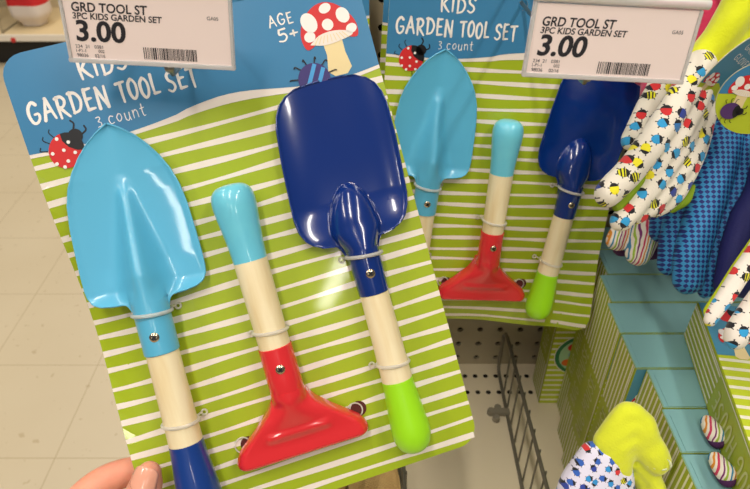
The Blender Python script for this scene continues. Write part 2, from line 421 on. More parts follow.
    for d in (-.0035, .0025):
        a = math.radians(60); dx, dy = math.cos(a), math.sin(a); nx, ny = -dy, dx
        L = math.sqrt(rb * rb - (abs(d) + .0014) ** 2) * .97
        P = [(c[0] + nx * (d + e) + dx * l, c[1] + ny * (d + e) + dy * l) for e, l in ((-.0013, -L), (-.0013, L), (.0013, L), (.0013, -L))]
        s.poly(P, LBLUE, 10)
    # dark slots where the scraper ends are tied through the card
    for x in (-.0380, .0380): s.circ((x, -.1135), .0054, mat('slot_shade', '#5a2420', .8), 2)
    return s.finish('card', parent)

# ------------------------------------------------------------------ tools (local: card plane is xy, z towards the viewer)
def axis_pt(top, ax, a, b=0, z=0):
    return Vector((top[0] + ax[0] * a - ax[1] * b * -1 * -1, top[1] + ax[1] * a + ax[0] * b, z))
def tool_frame(top, ax):
    ax = Vector((ax[0], ax[1], 0)).normalized(); lat = Vector((-ax.y, ax.x, 0))
    return lambda a, b, z: Vector((top[0], top[1], 0)) + ax * a + lat * b + Vector((0, 0, z)), ax
def hfield(name, T, prof, zf, mats, parent, na=90, nb=44, skirt=None, thick=.0011):
    bm = bmesh.new(); P = prof; a0, a1 = P[0][0], P[-1][0]
    tot = [0]
    for p, q in zip(P, P[1:]): tot.append(tot[-1] + math.hypot(q[0] - p[0], (q[1] - p[1])))
    rows = []
    j = 0
    for i in range(na + 1):
        t = tot[-1] * i / na
        while j < len(P) - 2 and tot[j + 1] < t: j += 1
        k = (t - tot[j]) / max(tot[j + 1] - tot[j], 1e-9)
        a = P[j][0] + (P[j + 1][0] - P[j][0]) * k; w_ = max(P[j][1] + (P[j + 1][1] - P[j][1]) * k, 1e-4)
        rows.append([bm.verts.new(T(a, w_ * s_, zf(a, w_ * s_, s_, w_))) for s_ in [(-1 + 2 * m / nb) for m in range(nb + 1)]])
    for A, B in zip(rows, rows[1:]):
        for k in range(nb): bm.faces.new((A[k], B[k], B[k + 1], A[k + 1]))
    bm.normal_update()
    if sum(f.normal.z for f in bm.faces) < 0: bmesh.ops.reverse_faces(bm, faces=bm.faces[:])
    if skirt is not None:
        be = [e for e in bm.edges if e.is_boundary]
        r = bmesh.ops.extrude_edge_only(bm, edges=be)
        for g in r['geom']:
            if isinstance(g, bmesh.types.BMVert): g.co.z = skirt
        es = [e for e in bm.edges if e.is_boundary]
        bmesh.ops.holes_fill(bm, edges=es, sides=0)
        bmesh.ops.recalc_face_normals(bm, faces=bm.faces[:])
    o = mesh(name, bm, mats, parent)
    if skirt is None:
        m = o.modifiers.new('thickness', 'SOLIDIFY'); m.thickness = thick; m.offset = -1
    return o
def sm(x): x = min(max(x, 0), 1); return x * x * (3 - 2 * x)
def screw(T, a, z, parent, r=.0030):
    bm = bmesh.new(); o = T(a, 0, z)
    lathe(bm, [(-.0008, r), (.0003, r), (.0009, r * .8), (.0012, r * .4)], o, (0, 0, 1), 16)
    for q in (0, math.pi / 2):
        d = Vector((math.cos(q + .5), math.sin(q + .5), 0)); n = Vector((-d.y, d.x, 0)) * r * .2
        c = o + Vector((0, 0, .00125))
        bm.faces.new([bm.verts.new(c + d * r * .6 + n), bm.verts.new(c - d * r * .6 + n), bm.verts.new(c - d * r * .6 - n), bm.verts.new(c + d * r * .6 - n)]).material_index = 1
    mesh('screw', bm, [METAL, BLACK], parent)
def tie(T, a, r, zc, side, parent, slant=.004):
    """clear plastic tie round a handle, its ring eye lying on the card"""
    bm = bmesh.new(); pts = []
    for k in range(28):
        q = 2 * math.pi * k / 28; b = (r + .0006) * math.cos(q); pts.append(T(a + slant * b / r * .25, b, zc + (r + .0006) * math.sin(q)))
    tube(bm, pts, .0012, 8, closed=True)
    c = T(a + .001, side * (r + .0028), 0.0015)
    tube(bm, [c + Vector((.0017 * math.cos(q), .0017 * math.sin(q), .0004)) for q in [2 * math.pi * k / 14 for k in range(14)]], .0007, 6, closed=True)
    tube(bm, [T(a, side * r * .98, zc - .006), T(a + .0005, side * (r + .0014), .0024)], .0007, 6)
    mesh('tie', bm, CLEAR, parent)
ZC = .0135
def trowel(root):
    T, ax = tool_frame((-.0624, .1075), (-.0505, -.9987))
    prof = [(-.0010, .0001), (.0006, .0030), (.0036, .0082), (.0085, .0145), (.0155, .0208), (.0240, .0266), (.0330, .0310), (.0430, .0340), (.0560, .0358), (.0720, .0367), (.0860, .0372), (.0960, .0372), (.1010, .0366), (.1050, .0342), (.1072, .0300), (.1082, .0240), (.1086, .0180), (.1094, .0145), (.1115, .0126), (.1150, .0114), (.1200, .0110)]
    def z(a, b, s, w_):
        q = abs(s); lift = min(a / .03, 1)
        base = .0030 + .0046 * q ** 1.6 * (.35 + .65 * lift) + .0003 * sm((q - .90) / .1)
        if a > .085: base += .003 * sm((a - .085) / .02) * (1 - q)
        if a < .030: return base
        k = sm((a - .030) / .082)
        hz = .0045 + .0200 * min(k * 1.15, 1) ** .8; wd = .0042 + .0075 * k
        bump = base + (hz - base) * math.exp(-abs(b / wd) ** 2.2) * min((a - .030) / .012, 1)
        if a > .100:
            t = sm((a - .100) / .014); tb = ZC + math.sqrt(max(.0110 ** 2 - b * b, 0)) if abs(b) < .0110 else ZC
            bump = bump * (1 - t) + tb * t
        return bump
    bl = hfield('trowel', T, prof, z, CYAN, root, 130, 80)
    bm = bmesh.new(); lathe(bm, [(.110, .0108), (.118, .0110), (.1425, .0109), (.1430, .0104)], T(0, 0, ZC), ax, 32); mesh('ferrule', bm, CYAN, bl)
    bm = bmesh.new(); lathe(bm, [(.1420, .0101), (.19, .0104), (.2030, .0107)], T(0, 0, ZC), ax, 32); mesh('wooden_handle', bm, WOOD, bl)
    bm = bmesh.new(); lathe(bm, smoothprof([(.2025, .0108), (.213, .0115), (.230, .0132), (.246, .0146), (.256, .0146), (.263, .0128), (.2675, .008), (.2690, .002)], 5), T(0, 0, ZC), ax, 32); mesh('handle_grip', bm, NAVYH, bl)
    screw(T, .1312, ZC + .0106, bl); tie(T, .1175, .0112, ZC, 1, bl); tie(T, .1893, .0105, ZC, 1, bl)
def spade(root):
    T, ax = tool_frame((.0691, .1000), (-.0090, -1.0))
    TB = lambda a, b, z: T(a, b + .0052 * max(0, 1 - max(a, 0) / .09), z)
    prof = [(-.0018, .0030), (-.0014, .0120), (-.0002, .0210), (.0025, .0272), (.0070, .0318), (.0130, .0348), (.0210, .0366), (.0430, .0378), (.0680, .0381), (.0800, .0378), (.0880, .0364), (.0945, .0334), (.0985, .0295), (.1008, .0245), (.1016, .0195), (.1022, .0160), (.1045, .0135), (.1085, .0117), (.1130, .0109), (.1180, .0107)]
    def z(a, b, s, w_):
        q = min(abs(b) / .0378, 1)
        base = .0035 + .0010 * math.sin(min(a, .1) * 30) + .0042 * q ** 4
        if a > .07: base += .0045 * sm((a - .074) / .028)
        e = abs(s); base += .0005 * sm((e - .94) / .06)
        d2 = ((.100 - a) / .0345) ** 2 if a < .100 else 0
        b2 = (b / .0172) ** 2 if a < .094 else (b / (.0172 - .0060 * sm((a - .094) / .016))) ** 2
        v = 1 - d2 - b2
        if v > 0:
            k = sm((a - .09) / .025)
            top = .0238 * k + (.0200) * (1 - k)
            dome = .002 + (top - .002) * v ** (.42)
            x = (dome - base) / .0022
            if x > 1: return dome
            if x > -1: return base + .0022 * (x + 1) ** 2 / 4
        return base
    bl = hfield('spade', TB, prof, z, NAVY, root, 190, 120)
    bm = bmesh.new(); lathe(bm, [(.1080, .0105), (.118, .0106), (.1375, .0100), (.1380, .0095)], T(0, 0, ZC), ax, 32); mesh('ferrule', bm, NAVY, bl)
    bm = bmesh.new(); lathe(bm, [(.1370, .0094), (.17, .0098), (.1975, .0102)], T(0, 0, ZC), ax, 32); mesh('wooden_handle', bm, WOOD, bl)
    bm = bmesh.new(); lathe(bm, smoothprof([(.1973, .0103), (.205, .0108), (.219, .0120), (.231, .0130), (.238, .0126), (.244, .0104), (.2475, .0065), (.2488, .0015)], 5), T(0, 0, ZC), ax, 32); mesh('handle_grip', bm, LIME, bl)
    screw(T, .1235, ZC + .0102, bl); tie(T, .1120, .0110, ZC, -1, bl); tie(T, .1860, .0100, ZC, -1, bl)
def scraper(root):
    T, ax = tool_frame((-.0014, .0536), (-.0110, -.9999))
    rp = [(.1350, .0110), (.1390, .0116), (.1430, .0136), (.1480, .0172), (.1550, .0246), (.1620, .0330), (.1685, .0407), (.1725, .0432), (.1755, .0444), (.1785, .0440), (.1808, .0425), (.1818, .0405)]
    def z(a, b, s, w_):
        k = sm((a - .1400) / .026); e = abs(s)
        tubez = ZC + math.sqrt(max(.0113 ** 2 - min(abs(b), .0112) ** 2, 0))
        wd = .0085 + .020 * k
        flat = .0152 + (.0248 - .0152) * (1 - sm((a - .138) / .034)) * math.exp(-(b / wd) ** 2)
        t = sm((a - .1385) / .007); zz = tubez * (1 - t) + flat * t
        zz += .0014 * sm(1 - abs(a - .1635) / .0050) * sm((.0235 - abs(b)) / .006)
        zz -= .0060 * max(0, (e - .86) / .14) ** 2.2 * t
        if a > .178: zz -= .005 * ((a - .178) / .0038) ** 2
        return zz
    hd = hfield('scraper', T, rp, z, REDP, root, 70, 60, skirt=.0035)
    bm = bmesh.new(); lathe(bm, [(.1058, .0100), (.1061, .0109), (.125, .0111), (.1375, .0112), (.139, .0108)], T(0, 0, ZC), ax, 32); mesh('ferrule', bm, REDP, hd)
    bm = bmesh.new(); lathe(bm, [(.0470, .0107), (.08, .0104), (.1095, .0100)], T(0, 0, ZC), ax, 32); mesh('wooden_handle', bm, WOOD, hd)
    bm = bmesh.new(); lathe(bm, smoothprof([(.0000, .0040), (.0012, .0088), (.0045, .0122), (.0100, .0136), (.0170, .0134), (.0300, .0120), (.0400, .0111), (.0490, .0107)], 5), T(0, 0, ZC), ax, 32); mesh('handle_grip', bm, CYANH, hd)
    screw(T, .1190, ZC + .0108, hd); tie(T, .0955, .0103, ZC, -1, hd)
    for sx in (-1, 1):
        bm = bmesh.new()
        tube(bm, [T(.1668, sx * .0385, .0012) + Vector((.0052 * math.cos(q), .0052 * math.sin(q), 0)) for q in [2 * math.pi * k / 20 for k in range(20)]], .0005, 6, closed=True)
        mesh('tie_ring', bm, CLEAR, hd)

def bend_front(u, v):
    k = max(0, -u - .045) / .0675
    return -.017 * k * k * math.exp(-((v + .008) / .066) ** 2)
def bend_back(u, v):
    d = max(0, -v - .115) / .047
    return -.012 * d * d * sm((.07 - u) / .08) + .010 * sm((u - .07) / .045) * sm((-v - .07) / .09)
def tool_set(M, bend, label):
    root = empty('garden_tool_set', M); tag(root, label, 'garden tool set', 'carded three-piece kids garden tool sets')
    card_mesh(root, bend); trowel(root); spade(root); scraper(root)
    return root
MF = frame((-.0773, .3248, -.2608), ((.953317, -.263548, .147411), (.263723, .488827, -.831564), (.147098, .831619, .535510)))
MB = frame((.1155, .5146, -.3056), ((.995739, .057906, .071762), (.056553, .231200, -.971261), (-.072834, .971182, .226940)))
front = tool_set(MF, bend_front, 'garden tool set tilted forward and held by the hand, nearest card with shiny bright trowel')
back = tool_set(MB, bend_back, 'garden tool set hanging straight on the right hook, next to the patterned gloves')
def copy_tree(o, parent=None):
    c = o.copy(); COL.objects.link(c); c.parent = parent
    for ch in list(o.children): copy_tree(ch, c)
    return c
# this card's spade is tied on at a slant
for ch in back.children:
    if ch.name.startswith('spade'):
        p = Vector((.070, -.024, 0)); ch.matrix_local = Matrix.Translation(p + Vector((-.0035, .003, 0))) @ Matrix.Rotation(math.radians(-4.5), 4, 'Z') @ Matrix.Translation(-p)
b2 = copy_tree(back); b2['label'] = 'garden tool set mostly hidden behind the hanging card on the right hook, left edge showing'
M2 = MB.copy(); M2.translation = MB.translation + Vector((-.003, .032, .016)); b2.matrix_local = M2
b3 = copy_tree(back); b3['label'] = 'garden tool set hidden behind the hand-held card, only its upper right edge showing'
b3.matrix_local = Matrix.Translation((-.1165, .5350, CAMZ - .2760)) @ Matrix.Rotation(math.radians(-.5), 4, 'Y') @ Matrix.Rotation(math.radians(78), 4, 'X')

# ------------------------------------------------------------------ gondola
K = 1.064
PY = .601                     # pegboard face
DZ = CAMZ - .6575             # deck height
GX0, GX1 = -.19, .80
gon = empty('display_shelf', Matrix.Translation((0, PY, 0))); tag(gon, 'beige metal store shelf with pegboard back behind the tool sets', 'display shelf')
IG = Matrix.Translation((0, -PY, 0))
def holed(bm, u0, v0, nu, nv, pitch, r, place, has=lambda i, j: True, rect=None, mi=0):
    """sheet of square cells, each pierced by an octagonal hole"""
    cache = {}
    def vt(u, v):
        k = (round(u, 6), round(v, 6))
        if k not in cache: cache[k] = bm.verts.new(place(u, v))
        return cache[k]
    for i in range(nu):
        for j in range(nv):
            a, b = u0 + i * pitch, v0 + j * pitch; c = [(a, b), (a + pitch, b), (a + pitch, b + pitch), (a, b + pitch)]
            if not has(i, j):
                bm.faces.new([vt(*p) for p in c]).material_index = mi; continue
            m = (a + pitch / 2, b + pitch / 2)
            R_ = [(m[0] + r * math.cos(math.radians(225 + 45 * k)), m[1] + r * math.sin(math.radians(225 + 45 * k))) for k in range(8)]
            for k in range(4):
                bm.faces.new([vt(*c[k]), vt(*c[(k + 1) % 4]), vt(*R_[(2 * k + 2) % 8]), vt(*R_[2 * k + 1]), vt(*R_[2 * k])]).material_index = mi
bm = bmesh.new()
PIT = .0262
holed(bm, GX0, DZ, 38, 38, PIT, .0041, lambda u, v: (u, PY, v))
for f in bm.faces: f.normal_update()
o = mesh('pegboard_panel', bm, PEG, gon, IG, smooth=False); md = o.modifiers.new('t', 'SOLIDIFY'); md.thickness = .004; md.offset = -1
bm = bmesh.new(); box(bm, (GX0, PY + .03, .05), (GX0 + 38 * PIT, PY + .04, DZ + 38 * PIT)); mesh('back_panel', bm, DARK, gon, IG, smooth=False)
bm = bmesh.new()
hp = .0138; nx = int((GX1 - GX0) / hp)
# two rows of small holes near the back of the deck, plain sheet in front
y1 = PY - .001
cells = 5
holed(bm, GX0, y1 - cells * hp, nx, cells, hp, .0034, lambda u, v: (u, v, DZ), has=lambda i, j: j in (1, 3))
XE = GX0 + nx * hp; y0 = .205; yb = y1 - cells * hp
def quad(bm, a, b, c, d): return bm.faces.new([bm.verts.new(p) for p in (a, b, c, d)])
quad(bm, (GX0, y0, DZ), (XE, y0, DZ), (XE, yb, DZ), (GX0, yb, DZ))
quad(bm, (GX0, y1, DZ), (XE, y1, DZ), (XE, PY, DZ), (GX0, PY, DZ))
quad(bm, (GX0, y0, DZ - .035), (XE, y0, DZ - .035), (XE, y0, DZ), (GX0, y0, DZ))
mesh('shelf_deck', bm, SHELF, gon, IG, smooth=False)
bm = bmesh.new(); box(bm, (GX0 + .002, y0 + .002, DZ - .034), (XE - .002, PY, DZ - .012)); mesh('deck_underside', bm, DARK, gon, IG, smooth=False)
bm = bmesh.new(); box(bm, (GX0, .16, 0.0), (XE, .30, .11)); box(bm, (GX0, .16, .11), (XE, PY, .16)); mesh('base_deck', bm, SHELF, gon, IG, smooth=False)
for x in (GX0 - .012, XE):
    bm = bmesh.new(); box(bm, (x, PY - .01, 0), (x + .012, PY + .045, DZ + 38 * PIT)); mesh('upright', bm, SHELF, gon, IG, smooth=False)

# ------------------------------------------------------------------ hooks and price tags
def hook(x, zt, zh, ytip, label, tagpt):
    r = empty('display_hook', Matrix.Translation((x, PY, CAMZ + zh))); tag(r, label, 'hook', 'scanning hooks on the pegboard')
    I = Matrix.Translation((-x, -PY, -(CAMZ + zh)))
    bm = bmesh.new(); P = [(x, PY - .001, CAMZ + zh - .002)] + [(x, PY + (ytip + .012 - PY) * k / 6, CAMZ + zh + (zt - zh) * k / 6) for k in range(1, 7)] + [(x, ytip + .004, CAMZ + zt + .001), (x, ytip, CAMZ + zt + .006)]
    tube(bm, P, .0016, 10); bmesh.ops.create_icosphere(bm, subdivisions=2, radius=.0030, matrix=Matrix.Translation((x, ytip, CAMZ + zt + .006))); mesh('product_wire', bm, WIRE, r, I)
    t = Vector(tagpt) + Vector((0, .004, 0)); bm = bmesh.new()
    tube(bm, [(x, PY - .001, CAMZ + zh + .030), (x, PY - .03, CAMZ + zh + .034), (t.x, t.y + .01, t.z + .008), (t.x, t.y, t.z + .006)], .0014, 8); mesh('label_wire', bm, WIRE, r, I)
    bm = bmesh.new(); box(bm, (x - .012, PY - .0035, CAMZ + zh - .015), (x + .012, PY, CAMZ + zh + .042), bev=.001); mesh('backplate', bm, WIRE, r, I)
TG1 = frame((-.1217, .344, -.1155), ((.9985, .0431, .0334), (.0302, .0723, -.9969), (-.0454, .9964, .0709)))
TG1 = Matrix.Translation(UP * .0012) @ TG1 @ Matrix.Rotation(math.radians(-1.2), 4, 'Z')
TG2 = frame((.1268, .3398, -.1205), ((.9985, .0524, .0141), (.0075, .123, -.9924), (-.0538, .991, .1225)))
hook(-.1170, -.1450, -.1450, .3515, 'wire hook with ball tip behind the left price tag', TG1.translation)
hook(.1232, -.1515, -.1640, .3545, 'wire hook with ball tip behind the right price tag', TG2.translation)
hook(.262, -.110, -.118, .385, 'wire hook carrying the gloves, above the right price tag', (.262, .372, CAMZ - .08))
def textmesh(s, body, bold):
    cu = bpy.data.curves.new('t', 'FONT'); cu.body = body; cu.size = 1; cu.resolution_u = 4; cu.offset = bold
    o = bpy.data.objects.new('t', cu); COL.objects.link(o); dg = bpy.context.evaluated_depsgraph_get(); dg.update()
    me = bpy.data.meshes.new_from_object(o.evaluated_get(dg)); COL.objects.unlink(o); bpy.data.objects.remove(o); bpy.data.curves.remove(cu)
    return me
def put_text(s, body, x0, x1, y0, y1, m, layer, skew=0):
    me = textmesh(s, body, .022 if m is INK else .006); xs = [v.co.x for v in me.vertices]; ys = [v.co.y for v in me.vertices]
    a, b, c, d = min(xs), max(xs), min(ys), max(ys); idx = s.mi(m)
    vs = []
    for v in me.vertices:
        ty = (v.co.y - c) / (d - c); vs.append(s.bm.verts.new((x0 + (v.co.x - a) / (b - a) * (x1 - x0) + skew * ty * (y1 - y0), y0 + ty * (y1 - y0), layer * .00012)))
    for p in me.polygons:
        try: s.bm.faces.new([vs[i] for i in p.vertices]).material_index = idx
        except ValueError: pass
    bpy.data.meshes.remove(me)
TW, TH = .088, .038
def price_tag(M, label):
    r = empty('price_tag', M); tag(r, label, 'price tag', 'price tags at the hook ends')
    s = Sheet(); X = lambda f: -TW / 2 + .001 + f * (TW - .002); Y = lambda f: TH / 2 - f * TH
    s.poly([(X(0), Y(1) + .001), (X(1), Y(1) + .001), (X(1), Y(0) - .0005), (X(0), Y(0) - .0005)], PAPER, 0)
    b = s.bm; vv = list(b.verts); low = [b.verts.new((v.co.x, v.co.y, -.0005)) for v in vv]
    b.faces.new(low[::-1]); 
    for i in range(4): b.faces.new((vv[i], low[i], low[(i + 1) % 4], vv[(i + 1) % 4]))
    sk = .10
    put_text(s, 'GRD TOOL ST', X(.045), X(.50), Y(.315), Y(.185), INK, 1, sk)
    put_text(s, '3PC KIDS GARDEN SET', X(.045), X(.585), Y(.415), Y(.325), INK, 1, sk)
    put_text(s, '3.00', X(.045), X(.345), Y(.725), Y(.425), INK, 1, sk); put_text(s, '3.00', X(.048), X(.348), Y(.725), Y(.425), INK, 1.3, sk)
    GI = mat('label_small_ink', '#3d3840', .6)
    put_text(s, '234  21   0381', X(.03), X(.20), Y(.82), Y(.772), GI, 1); put_text(s, '1-P1-1          002', X(.03), X(.205), Y(.88), Y(.835), GI, 1); put_text(s, '98036     02/16', X(.03), X(.205), Y(.95), Y(.90), GI, 1)
    put_text(s, 'GA05', X(.865), X(.935), Y(.335), Y(.285), GI, 1)
    rnd = random.Random(5); x = X(.450)
    while x < X(.780):
        wd = rnd.choice((.0003, .0003, .0005, .0008)); s.poly([(x, Y(.935)), (x + wd, Y(.935)), (x + wd, Y(.765)), (x, Y(.765))], INK, 1); x += wd + rnd.choice((.0003, .0004, .0006))
    s.finish('paper_label', r)
    bm = bmesh.new()
    box(bm, (-TW / 2 - .0010, -TH / 2 - .0008, -.0022), (TW / 2 + .0010, TH / 2 + .001, -.0012))
    box(bm, (-TW / 2 - .0012, -TH / 2 - .0012, -.0022), (TW / 2 + .0012, -TH / 2 + .0012, .0012), bev=.0004)
    for sx in (-1, 1): box(bm, (sx * TW / 2 - .0008, -TH / 2, -.0022), (sx * TW / 2 + .0008, TH / 2, .0012), bev=.0004)
    tube(bm, [(-TW / 2 - .001, TH / 2 + .0028, -.0005), (TW / 2 + .0035, TH / 2 + .0028, -.0005)], .0026, 12)
    mesh('plastic_holder', bm, PLASTIC, r)
    return r
price_tag(TG1, 'white price tag reading 3.00 over the hand-held tool set, at the left')
price_tag(TG2, 'white price tag reading 3.00 over the hanging tool set, next to the gloves')

# ------------------------------------------------------------------ floor and far aisle
def floor_mat():
    g = N('vinyl_tile', .35); v = g.obj(); q = g.sep(v)
    line = None
    for i, off in ((0, -.789), (1, .943)):
        f = g.math('FRACT', g.math('ADD', g.math('DIVIDE', g.math('SUBTRACT', q[i], off), .3048), 100.5))
        l = g.math('LESS_THAN', g.math('ABSOLUTE', g.math('SUBTRACT', f, .5)), .0042)
        line = l if line is None else g.math('MAXIMUM', line, l)
    n1 = g.noise(v, 3.0, 4); n2 = g.noise(v, 45, 6)
    base = g.mix(n1, lin('#cdbfa2'), lin('#c2b292'))
    fleck = g.math('GREATER_THAN', n2, .665); base = g.mix(g.math('MULTIPLY', fleck, .5), base, lin('#a5906a'))
    return g.color(g.mix(g.math('MULTIPLY', line, .65), base, lin('#9d8964')))
bm = bmesh.new(); quad(bm, (-5, -3, 0), (5, -3, 0), (5, 7, 0), (-5, 7, 0)); o = mesh('floor', bm, floor_mat()); tag(o, 'beige speckled vinyl tile floor', None, kind='structure')

FY = 3.52
far = empty('aisle_shelf', Matrix.Translation((-2, FY, 0))); tag(far, 'low beige shelf across the aisle with a white front lip', 'display shelf')
IF = Matrix.Translation((2, -FY, 0))
bm = bmesh.new(); box(bm, (-4.5, FY, .135), (.5, FY + .5, .165)); mesh('base_deck', bm, mat('far_deck', '#d8c296', .5), far, IF, smooth=False)
bm = bmesh.new(); box(bm, (-4.5, FY - .012, .1335), (.5, FY, .171), bev=.003); mesh('front_lip', bm, mat('lip_white', '#f3eadb', .4), far, IF)
bm = bmesh.new(); box(bm, (-4.5, FY + .02, 0), (.5, FY + .05, .13)); mesh('kick_plate', bm, mat('kick_black', '#1d1a17', .6), far, IF, smooth=False)
bm = bmesh.new(); box(bm, (-4.5, FY + .5, 0), (.5, FY + .54, 1.4)); mesh('back_panel', bm, SHELF, far, IF, smooth=False)
bm = bmesh.new(); bmesh.ops.create_cone(bm, cap_ends=True, segments=16, radius1=.014, radius2=.014, depth=.003, matrix=Matrix.Translation((-2.0, FY - .0135, .143)) @ Matrix.Rotation(math.pi / 2, 4, 'X')); mesh('red_sticker', bm, RED, far, IF)
# wire divider across the aisle
fd = empty('wire_divider', Matrix.Translation((-2.07, FY, .165))); tag(fd, 'wire shelf divider beside the striped bag across the aisle', 'divider', 'wire shelf dividers')
bm = bmesh.new()
P = [(0, .03, .004), (0, .49, .004), (0, .49, .16), (0, .03, .16)]
tube(bm, P, .0035, 8, closed=True)
mesh('divider_rails', bm, DWIRE, fd)
bm = bmesh.new()
for k in range(18): tube(bm, [(0, .05 + k * .025, .004), (0, .05 + k * .025, .16)], .002, 6)
mesh('divider_wires', bm, DWIRE, fd)
def bag(name, x, y, w_, d, h, mats_, band, label, lean=0):
    bm = bmesh.new(); rings = []; n = 30; m = 24
    for j in range(m + 1):
        t = j / m; ring = []
        for i in range(n):
            a = 2 * math.pi * i / n; bul = (.62 + .38 * sm(t * 4.5)) * (1) + .12 * math.sin(math.pi * min(t * 1.2, 1)) - .12 * t
            f = 1 + .05 * math.sin(5 * a + 3 * t)
            cx, sy = math.cos(a), math.sin(a); e = .7
            ring.append(bm.verts.new((w_ / 2 * bul * f * math.copysign(abs(cx) ** e, cx) + lean * t, d / 2 * bul * f * math.copysign(abs(sy) ** e, sy), .004 + h * t * (1 + .02 * math.sin(3 * a)) - .012 * (1 - t) * 0)))
        rings.append(ring)
    for j in range(m):
        for i in range(n):
            f = bm.faces.new((rings[j][i], rings[j][(i + 1) % n], rings[j + 1][(i + 1) % n], rings[j + 1][i])); f.material_index = band(j / m)
    bm.faces.new(rings[0][::-1])
    o = mesh(name, bm, mats_, None, Matrix.Translation((x, y, .166))); tag(o, label, 'bag')
    return o
FW_ = mat('canvas_white', '#ddd3cc', .8); FR_ = mat('canvas_red', '#c9262a', .8); FP = mat('bag_mauve', '#6a5560', .8); FO = mat('bag_olive', '#7d7436', .8)
bag('striped_bag', -1.955, FY + .19, .19, .17, .32, [FW_, FR_], lambda t: 1 if .34 < t < .60 or t > .84 else 0, 'white canvas bag with red bands across the aisle, at the upper left', .0)
bag('mauve_bag', -2.26, FY + .22, .15, .2, .30, [FP], lambda t: 0, 'mauve bag beyond the wire divider across the aisle')
bag('olive_bag', -2.03, FY + .38, .055, .16, .28, [FO], lambda t: 0, 'narrow olive bag between the mauve bag and the striped bag')

# ------------------------------------------------------------------ wire divider on the deck
dv = empty('wire_divider', Matrix.Translation((.166, .36, DZ))); tag(dv, 'grey wire shelf divider standing on the deck left of the striped boxes', 'divider', 'wire shelf dividers')
ya, yb_, hh = .225 - .36, .592 - .36, .078
bm = bmesh.new()
tube(bm, [(0, ya, .004), (0, yb_ - .01, .004), (0, yb_ - .004, .010), (0, yb_ - .004, hh - .012), (0, yb_ - .012, hh), (0, yb_ - .022, hh + .004), (0, ya, hh + .030), (0, ya - .002, .02)], .0022, 8, closed=True)
mesh('divider_rails', bm, DWIRE, dv)
bm = bmesh.new(); k = 0; y = ya + .012
while y < yb_ - .02:
    tp = hh + .004 + .026 * (yb_ - y) / (yb_ - ya)
    tube(bm, [(.0022, y, .000), (.0022, y, tp + .003)], .0011, 6); y += .0262
mesh('divider_wires', bm, DWIRE, dv)
bm = bmesh.new()
for dx, dy in ((-.020, 0), (-.011, .005), (-.015, -.010)): bmesh.ops.create_cone(bm, cap_ends=True, segments=16, radius1=.0048, radius2=.0042, depth=.007, matrix=Matrix.Translation((dx, yb_ - .075 + dy, .0045)))
box(bm, (-.024, yb_ - .080, .002), (.003, yb_ - .072, .009), bev=.001)
mesh('plastic_clip', bm, mat('clip_grey', '#857e6c', .5), dv)

d2 = copy_tree(dv); d2.matrix_local = Matrix.Translation((.0285, .36, DZ)); d2['label'] = 'grey wire shelf divider seen end-on beside the straw hat'
